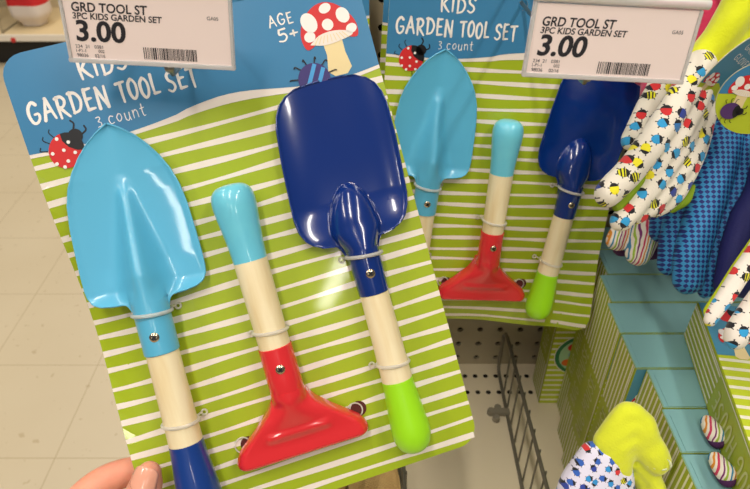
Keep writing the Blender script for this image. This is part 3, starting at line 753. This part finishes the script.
# ------------------------------------------------------------------ bug boxes
BWID, BH, BT = .20, .2489, .0402       # art face width, height, thickness
BTEXT = 'BUG HOUSE'
def bug_box(M, label):
    """local: x right along the art face, y depth, z up; origin bottom left front"""
    root = empty('game_box', M); tag(root, label, 'box', 'green striped boxes with teal tops')
    bm = bmesh.new(); box(bm, (0, 0, 0), (BWID, BT, BH), bev=.0006)
    bm.normal_update()
    for f in bm.faces:
        n = f.normal
        f.material_index = 1 if n.z > .7 else (0 if abs(n.x) > .7 or abs(n.y) > .7 else 2)
    # tuck-flap seam of the lid, a narrow raised flap
    mesh('carton', bm, [BGREEN, TEAL, KRAFT], root, smooth=False)
    bm = bmesh.new(); box(bm, (.004, .0006, BH), (BWID - .004, BT - .006, BH + .0005)); mesh('lid_flap', bm, TEAL, root, smooth=False)
    # art on the front face
    s = Sheet(); w_, h = BWID - .0014, BH - .0014; e = .0007
    s.poly([(e, e), (w_, e), (w_, h), (e, h)], BYEL, 0)
    for k in range(21):
        v = .006 + k * .0092
        if v > h * .755 - .004: break
        s.poly([(e, v), (w_, v), (w_, v + .003), (e, v + .003)], BWHITE, 1)
    s.poly([(e, h * .755), (w_ * .3, h * .765), (w_ * .6, h * .745), (w_, h * .765), (w_, h), (e, h)], BBLUE, 2)
    mushroom(s, (.019, h * .825), .0125, 4, 1.5); ladybug(s, (.020, h * .945), .0085, 4, .4); ladybug(s, (.062, h * .84), .0090, 4, .4)
    s.text('BUG HOUSE', .080, h * .88, .018, .10, WHITE, 4, weight=.15)
    c = (.040, h * .36)
    s.circ(c, .0350, BWHITE, 3); s.circ(c, .0338, BDK, 4); s.circ(c, .0290, BPALE, 5)
    for x, y, q in ((-.015, .014, .8), (-.018, -.012, .2), (.012, .012, 2.), (.010, -.014, 4.)): ladybug(s, (c[0] + x, c[1] + y), .0062, 7, q, ORANGE if x * y > 0 else RED, legs=False)
    s.circ((c[0] - .006, c[1] + .001), .012, LBLUE, 6, .008)
    s.finish('front_print', root, Matrix.Translation((0, -.0002, 0)) @ Matrix.Rotation(math.pi / 2, 4, 'X'))
    # spine (left side): stripes above, plain band with the name, stripes below
    s = Sheet(); w_, h = BT - .0010, BH - .0010
    for k in range(6):
        u = .0030 + k * .0062
        s.poly([(u, h * .68), (u + .0022, h * .68), (u + .0022, h), (u, h)], BWHITE, 1)
        s.poly([(u, .001), (u + .0022, .001), (u + .0022, h * .27), (u, h * .27)], BWHITE, 1)
    s.poly([(w_ - .0022, .001), (w_ - .0008, .001), (w_ - .0008, h), (w_ - .0022, h)], BWHITE, 1)
    sp = Sheet()
    sp.text(BTEXT, h * .31, -.0265, .0165, h * .34, GREENTXT, 2, weight=.15, gap=.3)
    idx = s.mi(GREENTXT); mp = {v: s.bm.verts.new((-v.co.y, v.co.x, v.co.z)) for v in sp.bm.verts}
    for f in sp.bm.faces: s.bm.faces.new([mp[v] for v in f.verts]).material_index = idx
    sp.bm.free()
    # sheet u runs from the back of the box to its front when seen from the left
    s.finish('spine_print', root, Matrix.Translation((-.0002, BT, 0)) @ Matrix(((0, 0, -1, 0), (-1, 0, 0, 0), (0, 1, 0, 0), (0, 0, 0, 1))))
    return root
yf = [.5340, .4932, .452, .4105, .3690, .3275, .2860, .2445]
xo = [.2100, .2330, .2245, .2200, .2205 , .2290, .2270, .2265]
names = ['at the pegboard end of the row, its art front showing past the divider', 'directly in front of the rearmost box, under the hanging gloves', 'third from the pegboard, left edge beside the hanging tool set',
  'fourth from the pegboard in the standing row', 'with blue front strip showing, fifth from the pegboard', 'just in front of the blue strip, beside the lime glove cuff', 'under the upper striped fingertips', 'nearest of the standing row, lower striped fingertips on it']
first = bug_box(Matrix.Translation((xo[0], yf[0], DZ)), 'green striped box at the pegboard end, its art front showing past the divider')
for i in range(1, 8):
    c = copy_tree(first); c['label'] = 'green striped box ' + names[i]; c.matrix_local = Matrix.Translation((xo[i], yf[i], DZ))
flat = copy_tree(first); flat['label'] = 'green striped box lying flat on the standing boxes, mushroom art facing up'
# lying flat: art face up, its top edge towards the pegboard
flat.matrix_local = Matrix.Translation((.2358, .1608, DZ + BH + .0010)) @ Matrix.Rotation(math.radians(-9), 4, 'Z') @ Matrix(((1, 0, 0, 0), (0, 0, 1, 0), (0, -1, 0, BT), (0, 0, 0, 1)))

# ------------------------------------------------------------------ soft bodies (gloves, hand)
def blob(name, chains, mats, parent=None, voxel=.0016, iters=4, disp=None, G=None, flat_=None):
    """tapered capsules fused to one skin; chains = [[(point, radius), ...], ...]; G = world matrix the object will have"""
    bm = bmesh.new()
    for ch in chains:
        pts = [Vector(p) for p, r in ch]; rs = [r for p, r in ch]
        # resample smooth
        data = smoothprof([(p.x, p.y, p.z, r) for p, r in zip(pts, rs)], 5) if len(ch) > 2 else [(p.x, p.y, p.z, r) for p, r in zip(pts, rs)]
        P = [Vector(d[:3]) for d in data]; R_ = [d[3] for d in data]
        # rounded ends
        for end in (0, -1):
            a = P[end]; b = P[1] if end == 0 else P[-2]; t = (a - b).normalized(); r = R_[end]; ext = [(a + t * r * math.sin(q), r * math.cos(q)) for q in (.5, .9, 1.25, 1.45)]
            if end == 0: P = [e[0] for e in ext][::-1] + P; R_ = [e[1] for e in ext][::-1] + R_
            else: P = P + [e[0] for e in ext]; R_ = R_ + [e[1] for e in ext]
        tube(bm, P, R_, 14)
    if G is not None: bm.transform(G.inverted())
    if flat_:
        pass
    me = bpy.data.meshes.new(name); bm.to_mesh(me); bm.free()
    o = bpy.data.objects.new(name, me); COL.objects.link(o)
    r = o.modifiers.new('r', 'REMESH'); r.mode = 'VOXEL'; r.voxel_size = voxel
    s_ = o.modifiers.new('s', 'SMOOTH'); s_.iterations = iters; s_.factor = .6
    dg = bpy.context.evaluated_depsgraph_get(); dg.update()
    me2 = bpy.data.meshes.new_from_object(o.evaluated_get(dg)); bpy.data.objects.remove(o); bpy.data.meshes.remove(me)
    if disp:
        nn = [v.normal.copy() for v in me2.vertices]
        for v, n in zip(me2.vertices, nn): v.co += n * disp(v.co)
    for p in me2.polygons: p.use_smooth = True
    me2.materials.clear()
    for m in (mats if isinstance(mats, list) else [mats]): me2.materials.append(m)
    me2.name = name
    oo = link(name, me2, None)
    return oo
def plane_frame(c, down, facing=-FW):
    """frame at c: y = -down, z towards the viewer"""
    y = -(Vector(down)).normalized(); z = (facing - y * facing.dot(y)).normalized(); x = y.cross(z)
    return Matrix((( x.x, y.x, z.x, c.x), (x.y, y.y, z.y, c.y), (x.z, y.z, z.z, c.z), (0, 0, 0, 1)))
def wrinkle(amp=.0007, f=90, seed=0):
    def d(p): return amp * (noise.noise(Vector((p.x * f, p.y * f * .45, seed))) + .5 * noise.noise(Vector((p.x * f * 2.3, p.y * f, seed + 9))))
    return d
BUGS = bug_print('glove_bug_print', .0122, '#ece4d4', [(0, '#d62c2e'), (.26, '#2f9fd8'), (.48, '#2a3f9a'), (.66, '#f0e428'), (.74, '#d62c2e'), (.86, '#2f7fc8')])
BUGS3 = bug_print('glove_small_bug_print', .0105, '#efe6da', [(0, '#d62c2e'), (.26, '#2f9fd8'), (.48, '#2a3f9a'), (.66, '#f0e428'), (.74, '#d62c2e'), (.86, '#2f7fc8')])
BUGS2 = bug_print('glove_blue_bug_print', .0076, '#dcd8ea', [(0, '#2f5fb8'), (.4, '#2f8fd0'), (.7, '#2a3f9a'), (.9, '#d62c2e')])
DOTS = dot_print('glove_dot_print', .0054, '#2f86bd', '#16256e')
STRIPE = stripe_print('glove_stripe_print', .0135, [(0, '#e8dfd0'), (.10, '#c8365c'), (.20, '#e8dfd0'), (.30, '#d88a2a'), (.38, '#e8dfd0'), (.48, '#2f7fa8'), (.56, '#e8dfd0'), (.68, '#9ab83a'), (.78, '#e8dfd0'), (.86, '#7a2a6a'), (.94, '#e8dfd0')])
LIMEC = mat('lime_knit', '#e4ec10', .85, sheen=.5, bump=.5, bscale=700, vary=.25, vscale=30, vcol='#d2dc0c'); LIMEL = mat('lime_lining', '#86a41c', .8)
LIMEC2 = mat('lime_knit_olive', '#dde426', .85, sheen=.5, bump=.5, bscale=700, vary=.25, vscale=30, vcol='#ccd71c')
PINK = mat('pink_knit', '#d2305e', .8, sheen=.4, bump=.4, bscale=600); NAVYC = mat('navy_cloth', '#1d1f5e', .75, bump=.3, bscale=600); PURC = mat('purple_cloth', '#4b2152', .8)

def glove(name, chains, m, label, G, parts=(), group='childrens garden gloves', disp=wrinkle(), voxel=.0016):
    root = empty(name, G); tag(root, label, 'glove', group)
    Gi = G.inverted()
    b = blob('fabric', chains, m, voxel=voxel, G=G, disp=disp); b.parent = root
    for nm, ch, mm in parts:
        p = blob(nm, ch, mm, G=G, disp=wrinkle(.0019 if nm == 'knit_cuff' else .0008, 48, 4), voxel=.0018); p.parent = root
    return root
A = at
down = lambda a, b: (b - a)
# glove with bug print, front of the pair
P0, P1 = A(695, 60, .47), A(620, 215, .47)
G1 = plane_frame(P0, P1 - P0)
glove('garden_glove', [
    [(A(701, 64, .472), .0110), (A(683, 94, .466), .0105), (A(660, 130, .462), .0108), (A(634, 166, .458), .0108), (A(609, 193, .453), .0104)],
    [(A(708, 72, .476), .0095), (A(694, 104, .472), .0095), (A(673, 142, .468), .0085), (A(648, 178, .468), .0060)],
    [(A(706, 84, .480), .0095), (A(690, 124, .478), .0095), (A(668, 162, .474), .0092), (A(640, 200, .468), .0086), (A(621, 220, .465), .0080)],
    [(A(708, 90, .488), .0095), (A(698, 132, .486), .0095), (A(680, 168, .482), .0092), (A(656, 200, .476), .0080), (A(638, 217, .473), .0060)],
    [(A(706, 80, .492), .0080), (A(702, 124, .490), .0085), (A(692, 160, .488), .0085), (A(674, 194, .484), .0080), (A(656, 210, .482), .0060)],
], BUGS, 'white bug-print glove hanging fingers down over the tool set card edge', G1, parts=(
    ('lining', [[(A(650, 166, .470), .0045), (A(634, 186, .466), .0050), (A(618, 206, .464), .0045)]], LIMEL),
    ('lining', [[(A(694, 188, .502), .004), (A(686, 200, .502), .0045), (A(672, 210, .502), .003)]], LIMEL),
    ('knit_cuff', [[(A(748, -8, .470), .0150), (A(733, 20, .474), .0140), (A(714, 46, .480), .0125), (A(696, 62, .484), .0110), (A(684, 72, .488), .0080)],
                   [(A(775, 4, .480), .016), (A(748, 28, .482), .0150), (A(722, 52, .484), .0130), (A(704, 70, .486), .0100)],
                   [(A(758, -16, .486), .016), (A(738, 14, .488), .0150), (A(720, 40, .490), .0130)]], LIMEC)), disp=wrinkle(.0011, 70, 1))
P0, P1 = A(675, 70, .52), A(640, 130, .52)
G2 = plane_frame(P0, P1 - P0)
glove('garden_glove', [
    [(A(672, 60, .520), .0120), (A(660, 88, .520), .0110), (A(646, 112, .520), .0100), (A(632, 140, .520), .0090)],
    [(A(684, 70, .525), .0110), (A(672, 100, .525), .0100), (A(655, 130, .522), .0100), (A(640, 150, .52), .0080)],
], BUGS, 'bug-print glove hanging behind its pair, seen just below the right price tag', G2)
# blue dotted pair
P0, P1 = A(725, 110, .50), A(690, 280, .50)
G3 = plane_frame(P0, P1 - P0)
glove('garden_glove', [
    [(A(712, 110, .520), .0130), (A(697, 150, .520), .0125), (A(682, 200, .520), .0115), (A(673, 240, .520), .0108), (A(669, 264, .520), .0098)],
    [(A(730, 110, .510), .0150), (A(718, 160, .505), .0150), (A(704, 210, .502), .0140), (A(693, 250, .500), .0130), (A(688, 279, .500), .0122)],
    [(A(752, 110, .515), .0150), (A(742, 160, .512), .0145), (A(730, 210, .510), .0120), (A(717, 250, .510), .0092), (A(706, 290, .510), .0070)],
    [(A(762, 130, .52), .0140), (A(760, 170, .52), .0140), (A(745, 210, .52), .010)],
    [(A(705, 120, .528), .0130), (A(692, 180, .528), .0120)],
], DOTS, 'blue glove with navy rubber dots hanging beside the bug-print glove', G3, disp=wrinkle(.0011, 70, 2))
P0, P1 = A(755, 190, .485), A(725, 290, .485)
G4 = plane_frame(P0, P1 - P0)
glove('garden_glove', [
    [(A(790, 60, .500), .0130), (A(776, 130, .495), .0130), (A(762, 188, .490), .0120), (A(748, 215, .490), .0120), (A(736, 250, .490), .0112), (A(727, 286, .490), .0100)],
    [(A(812, 60, .500), .0130), (A(796, 130, .495), .0140), (A(777, 188, .490), .0130), (A(765, 225, .490), .0130), (A(752, 260, .490), .0120), (A(742, 284, .490), .0110)],
], NAVYC, 'plain navy back of a glove beside the blue dotted glove', G4)
# striped fingertips hanging behind
P0, P1 = A(668, 190, .56), A(640, 262, .56)
G5 = plane_frame(P0, Vector(P1 - P0) + Vector((.012, 0, 0)))
glove('garden_glove', [
    [(A(650, 196, .575), .0120), (A(632, 220, .575), .0120), (A(617, 240, .575), .0100)],
    [(A(672, 190, .568), .0125), (A(656, 220, .566), .0122), (A(645, 240, .565), .0118), (A(638, 254, .565), .0108)],
    [(A(690, 190, .580), .0125), (A(672, 215, .580), .0122), (A(664, 235, .580), .0110)],
], STRIPE, 'rainbow striped glove hanging below the bug-print glove', G5, parts=(
    ('purple_back', [[(A(655, 205, .590), .0120), (A(636, 228, .590), .0115), (A(622, 247, .590), .0090)], [(A(692, 200, .592), .0120), (A(668, 228, .592), .0120), (A(652, 250, .590), .0100)]], PURC),))
# bug glove at the right edge, fingers resting over the flat box
P0, P1 = A(765, 250, .44), A(715, 325, .44)
G6 = plane_frame(P0, P1 - P0)
glove('garden_glove', [
    [(A(822, 120, .440), .0120), (A(800, 180, .435), .0110), (A(776, 226, .430), .0085), (A(757, 252, .430), .0072), (A(742, 272, .430), .0064), (A(726, 295, .430), .0058), (A(713, 314, .430), .0050), (A(710, 320, .430), .0046)],
    [(A(846, 120, .438), .0130), (A(826, 190, .432), .0140), (A(794, 262, .425), .0115), (A(768, 293, .422), .0100), (A(752, 314, .420), .0092), (A(741, 329, .420), .0086), (A(736, 338, .420), .0080)],
    [(A(866, 130, .438), .0130), (A(846, 200, .432), .0140), (A(806, 282, .425), .0115), (A(784, 320, .423), .0100), (A(768, 345, .420), .0090)],
], BUGS3, 'bug-print glove at the right edge with fingertips over the flat box', G6, parts=(
    ('lining', [[(A(765, 236, .4345), .0072), (A(736, 276, .4345), .0058), (A(710, 312, .4345), .0046)]], mat('lime_piping', '#c4d420', .8)),))
# lime cuffed glove in front of the boxes
P0, P1 = A(625, 420, .50), A(575, 489, .50)
G7 = plane_frame(P0, P1 - P0)
glove('garden_glove', [
    [(A(592, 456, .480), .0110), (A(578, 490, .480), .0150), (A(566, 530, .480), .0150), (A(550, 590, .480), .0110)],
    [(A(606, 462, .480), .0130), (A(598, 500, .480), .0160), (A(590, 540, .480), .0150), (A(584, 600, .480), .0110)],
    [(A(618, 474, .482), .0120), (A(616, 510, .482), .0140), (A(612, 550, .482), .0120), (A(612, 600, .48), .0110)],
], BUGS2, 'lime-cuffed glove with blue bugs leaning on the striped boxes', G7, parts=(
    ('knit_cuff', [[(A(604, 441, .478), .0080), (A(616, 425, .474), .0085), (A(629, 412, .472), .0085), (A(641, 420, .472), .0080), (A(652, 440, .472), .0080), (A(660, 461, .474), .0075)],
                   [(A(606, 447, .478), .0080), (A(620, 435, .473), .0085), (A(633, 426, .471), .0085), (A(642, 438, .472), .0080), (A(650, 452, .473), .0080), (A(657, 465, .475), .0070)],
                   [(A(609, 455, .478), .0080), (A(622, 446, .473), .0085), (A(634, 440, .472), .0080), (A(643, 450, .474), .0075), (A(650, 461, .476), .0065)],
                   [(A(612, 463, .478), .0080), (A(621, 456, .474), .0080), (A(629, 449, .474), .0075)],
                   [(A(616, 470, .478), .0075), (A(622, 464, .475), .0075), (A(626, 458, .475), .0070)],
                   [(A(620, 477, .478), .0065), (A(624, 470, .476), .0065)],
                   [(A(634, 462, .484), .0060), (A(645, 468, .484), .0068), (A(654, 480, .484), .0070), (A(660, 500, .484), .0075)],
                   [(A(632, 468, .490), .0070), (A(643, 478, .490), .0075), (A(650, 495, .490), .0075)],], LIMEC2),
    ('plastic_loop', [[(A(645, 466, .466), .0010), (A(660, 470, .463), .0010), (A(672, 466, .462), .0010), (A(664, 456, .463), .0010), (A(654, 458, .464), .0010)]], mat('loop_plastic', '#d8e0b8', .3))))
# striped fingertips lying on the teal tops
for i, (px, py, px2, py2, lb) in enumerate(((704, 423, 716, 436, 'striped glove fingertip poking out by the flat box, the farther of two'), (712, 460, 726, 474, 'striped glove fingertip poking out by the flat box, the nearer of two'))):
    z0 = CAMZ * 0 + DZ + BH + .0010
    def on_top(px, py, h):
        d = A(px, py, 1) - C0; k = (z0 + h - CAMZ) / d.z; return C0 + d * k
    a, b = on_top(px + 4, py - 1, .0090), on_top(px2, py2, .0090)
    Gx = plane_frame(a, Vector((.4, .9, 0)), Vector((0, 0, 1)))
    root = empty('glove_fingertip', Gx); tag(root, lb, 'glove')
    f = blob('fabric', [[(a, .0055), (a + (b - a) * .4, .0068), (b, .0070)]], STRIPE, G=Gx, disp=wrinkle(.0004)); f.parent = root
    e = Vector((.0005, -.0022, -.0022)); f = blob('purple_back', [[(a + e, .0052), (a + (b - a) * .4 + e, .0062), (b + e, .0064)]], PURC, G=Gx); f.parent = root
# pink cuff behind the right tag
P0 = A(700, 20, .52)
G8 = plane_frame(P0, A(680, 60, .52) - P0)
glove('garden_glove', [
    [(A(690, -10, .520), .0140), (A(682, 20, .522), .0150), (A(672, 50, .524), .0140), (A(655, 92, .53), .0120)],
    [(A(716, -14, .525), .0130), (A(708, 10, .525), .0150), (A(694, 40, .526), .0140)],
    [(A(660, -10, .530), .0140), (A(655, 30, .530), .0150), (A(646, 70, .535), .0130)],
], PINK, 'pink glove cuff bunched behind the right price tag', G8, disp=wrinkle(.0016, 60, 3))
P0 = A(730, -5, .56)
G9 = plane_frame(P0, A(735, 40, .56) - P0)
glove('garden_glove', [[(A(712, -16, .56), .012), (A(714, 12, .56), .013)], [(A(735, -16, .56), .014), (A(738, 20, .56), .014)], [(A(752, -16, .55), .012), (A(748, 16, .55), .012)]], mat('mauve_knit', '#6a4a56', .85), 'dark mauve glove cuff at the top right behind the lime cuffs', G9)

# round hang cards on the gloves
def hang_card(c, rad, tilt, label, yaw=0, ry=None, art='round'):
    down_ = Vector((math.sin(tilt), 0, -math.cos(tilt))) + FW * .0
    G = plane_frame(c, down_ - FW * 0, -FW) @ Matrix.Rotation(yaw, 4, 'Y')
    r = empty('glove_hang_card', G); tag(r, label, 'hang tag')
    s = Sheet(); ry = ry or rad
    bm = bmesh.new(); lathe(bm, [(-.0006, rad), (0, rad)], (0, 0, 0), (0, 0, 1), 48)
    for v in bm.verts: v.co.y *= ry / rad
    mesh('card_stock', bm, CARD, r, smooth=False)
    s.circ((0, 0), rad * .995, BYEL, 1, ry * .995, n=48)
    P = [(rad * .99 * math.cos(math.radians(a)), ry * .99 * math.sin(math.radians(a))) for a in range(-6, 187, 6)]
    lo = 0 if art == 'round' else -.45
    if lo: P = [(rad * .99 * math.cos(math.radians(a)), ry * .99 * math.sin(math.radians(a))) for a in range(-30, 211, 6)]
    P += [(-rad * .5, ry * (.02 + lo)), (0, ry * (.16 + lo)), (rad * .5, ry * (.06 + lo))]
    s.poly(P, HBLUE if art == 'round' else BBLUE, 2)
    if art == 'round':
        mushroom(s, (-rad * .40, ry * .08), rad * .40, 4, 1.3); ladybug(s, (-rad * .48, -ry * .46), rad * .25, 7, .2, body=mat('print_plum', '#54306e', .4, .3))
        s.text('GARDEN', -rad * .1, ry * .42, ry * .17, rad * .75, WHITE, 4, weight=.13); s.text('GLOVES', -rad * .1, ry * .16, ry * .17, rad * .72, WHITE, 4, weight=.13)
    else:
        s.text('GARDEN', -rad * .55, ry * .45, ry * .14, rad * 1.0, WHITE, 4, weight=.13); s.text('GLOVES', -rad * .55, ry * .20, ry * .14, rad * 1.0, WHITE, 4, weight=.13)
        mushroom(s, (-rad * .5, -ry * .40), rad * .34, 4, 1.3); ladybug(s, (-rad * .15, -ry * .72), rad * .22, 7, .4, body=mat('print_plum', '#54306e', .4, .3))
    s.finish('printed_face', r)
# unseen copies of the dotted glove, added behind it to shade the box tops
dg = [o for o in bpy.data.objects if o.get('label', '').startswith('blue glove with navy')][0]
for i, (dx, dy, dz) in enumerate(((.006, .040, .004), (.004, .080, .008), (.062, .060, .002))):
    c = copy_tree(dg); c.matrix_local = Matrix.Translation((dx, dy, dz)) @ dg.matrix_local
    c['label'] = 'unseen blue dotted glove added behind the front one to shade the boxes'; c['group'] = 'unseen dotted gloves added for shade'
hang_card(A(757, 99, .435), .0260, -.2, 'round glove card with mushroom art over the blue dotted glove')
hang_card(A(731, 72, .458), .0215, -.62, 'teal and lime oval glove card behind the round card', yaw=.85, ry=.0350, art='oval')

# ------------------------------------------------------------------ straw hat on the deck at the lower edge
def straw():
    g = N('straw_weave', .8); v = g.obj(); q = g.sep(v)
    a = g.math('ARCTAN2', q[1], q[0]); rr = g.vec('LENGTH', v)
    wv = g.math('MULTIPLY', g.math('SINE', g.math('MULTIPLY', a, 160)), g.math('SINE', g.math('MULTIPLY', rr, 1400)))
    bp = g.nt.nodes.new('ShaderNodeBump'); bp.inputs['Strength'].default_value = .6; bp.inputs['Distance'].default_value = .0008
    g.nt.links.new(wv, bp.inputs['Height']); g.nt.links.new(bp.outputs[0], g.b.inputs['Normal'])
    return g.color(g.mix(g.noise(v, 60, 3), lin('#d8b878'), lin('#a8844c')))
ht = empty('straw_hat', Matrix.Translation((-.092, .400, DZ + .003))); tag(ht, 'tan woven straw hat with black band on the deck below the tool sets', 'hat')
ST = straw()
bm = bmesh.new(); prof = [(.119, .010), (.117, .006), (.098, .0015), (.062, .002), (.060, .02), (.057, .05), (.050, .066), (.03, .073), (0.001, .074)]
def revolve(bm, prof, seg=48, mi=0):
    rings = [[bm.verts.new((r * math.cos(2 * math.pi * k / seg), r * 1.05 * math.sin(2 * math.pi * k / seg), z)) for k in range(seg)] for r, z in prof]
    for A_, B_ in zip(rings, rings[1:]):
        for k in range(seg): bm.faces.new((A_[k], A_[(k + 1) % seg], B_[(k + 1) % seg], B_[k])).material_index = mi
revolve(bm, smoothprof(prof, 3)); o = mesh('hat_body', bm, ST, ht); md = o.modifiers.new('t', 'SOLIDIFY'); md.thickness = .0018; md.offset = -1
bm = bmesh.new(); revolve(bm, [(.0625, .004), (.0618, .022)]); mesh('hat_band', bm, mat('hat_band_black', '#141216', .7), ht)

# ------------------------------------------------------------------ the hand holding the front card
SKIN = mat('skin', '#e39c80', .5, vary=.5, vscale=40, vcol='#d98468', sss=.35, bump=.25, bscale=500)
NAIL = mat('nail', '#eaa88e', .18, .7)
hr_ = empty('hand', Matrix.Translation(A(110, 540, .42))); tag(hr_, 'right-way-up left hand gripping the lower left corner of the front tool set card', 'person')
hr_['label'] = 'bare hand gripping the lower left edge of the nearest tool set card, thumb in front'
# card depth near the grip is about .415 from the lens
th = [(A(60, 640, .37), .0150), (A(98, 570, .385), .0125), (A(124, 526, .394), .0120), (A(140, 500, .398), .0114), (A(147, 481, .3995), .0100), (A(149, 474, .400), .0080)]
idx = [(A(10, 610, .40), .0160), (A(52, 540, .415), .0135), (A(92, 490, .428), .0110), (A(128, 472, .436), .0098), (A(160, 470, .440), .0085), (A(178, 474, .440), .0070)]
mid = [(A(15, 640, .41), .0160), (A(60, 570, .430), .0130), (A(104, 524, .445), .0105), (A(142, 508, .448), .0095), (A(182, 510, .446), .0080)]
rng = [(A(22, 670, .42), .0160), (A(66, 604, .440), .0125), (A(112, 560, .455), .0102), (A(150, 545, .456), .0092), (A(186, 548, .452), .0076)]
pky = [(A(36, 700, .42), .0150), (A(80, 640, .440), .0110), (A(122, 602, .455), .0090), (A(150, 590, .456), .0080), (A(176, 592, .452), .0068)]
palm = [[(A(10, 610, .40), .0165), (A(0, 680, .37), .0200), (A(-10, 760, .345), .0230), (A(-30, 880, .32), .0240)],
        [(A(36, 700, .42), .0150), (A(30, 740, .39), .0190), (A(10, 800, .35), .0220), (A(-14, 900, .325), .0230)],
        [(A(60, 640, .37), .0150), (A(34, 690, .365), .0190), (A(10, 760, .345), .0220)],
        [(A(15, 640, .41), .016), (A(14, 700, .385), .020), (A(0, 780, .35), .022)], [(A(22, 670, .42), .016), (A(20, 720, .385), .02), (A(4, 790, .35), .022)]]
GH = Matrix.Translation(A(110, 540, .42))
b = blob('hand_skin', [th, idx, mid, rng, pky] + palm, SKIN, voxel=.0015, iters=3, G=GH); b.parent = hr_
# thumbnail: curved plate following the thumb tip, facing the lens
tdir = (A(150, 470, .4005) - A(140, 500, .398)).normalized(); side = tdir.cross(-FW).normalized(); nrm = side.cross(tdir).normalized()
if nrm.dot(-FW) < 0: nrm = -nrm
cn = A(148.0, 476.5, .3992)
bm = bmesh.new(); g_ = []
for i in range(13):
    t = -1 + 2 * i / 12; row = []
    for j in range(13):
        s_ = -1 + 2 * j / 12; wd = .0078 * (1 - .10 * t) * math.sqrt(max(1 - max(abs(t) - .45, 0) ** 2 / .36, .02)); x = s_ * wd
        R_ = .0100; row.append(bm.verts.new(cn + tdir * (t * .0078) + side * x + nrm * (math.sqrt(R_ ** 2 - x * x) + .0000 - .0010 * max(t, 0) ** 2 - .0006 * (s_ ** 4))))
    g_.append(row)
for A1, B1 in zip(g_, g_[1:]):
    for k in range(12): bm.faces.new((A1[k], A1[k + 1], B1[k + 1], B1[k]))
bm.transform(GH.inverted())
o = mesh('thumbnail', bm, NAIL, hr_); md = o.modifiers.new('t', 'SOLIDIFY'); md.thickness = .0008; md.offset = 0
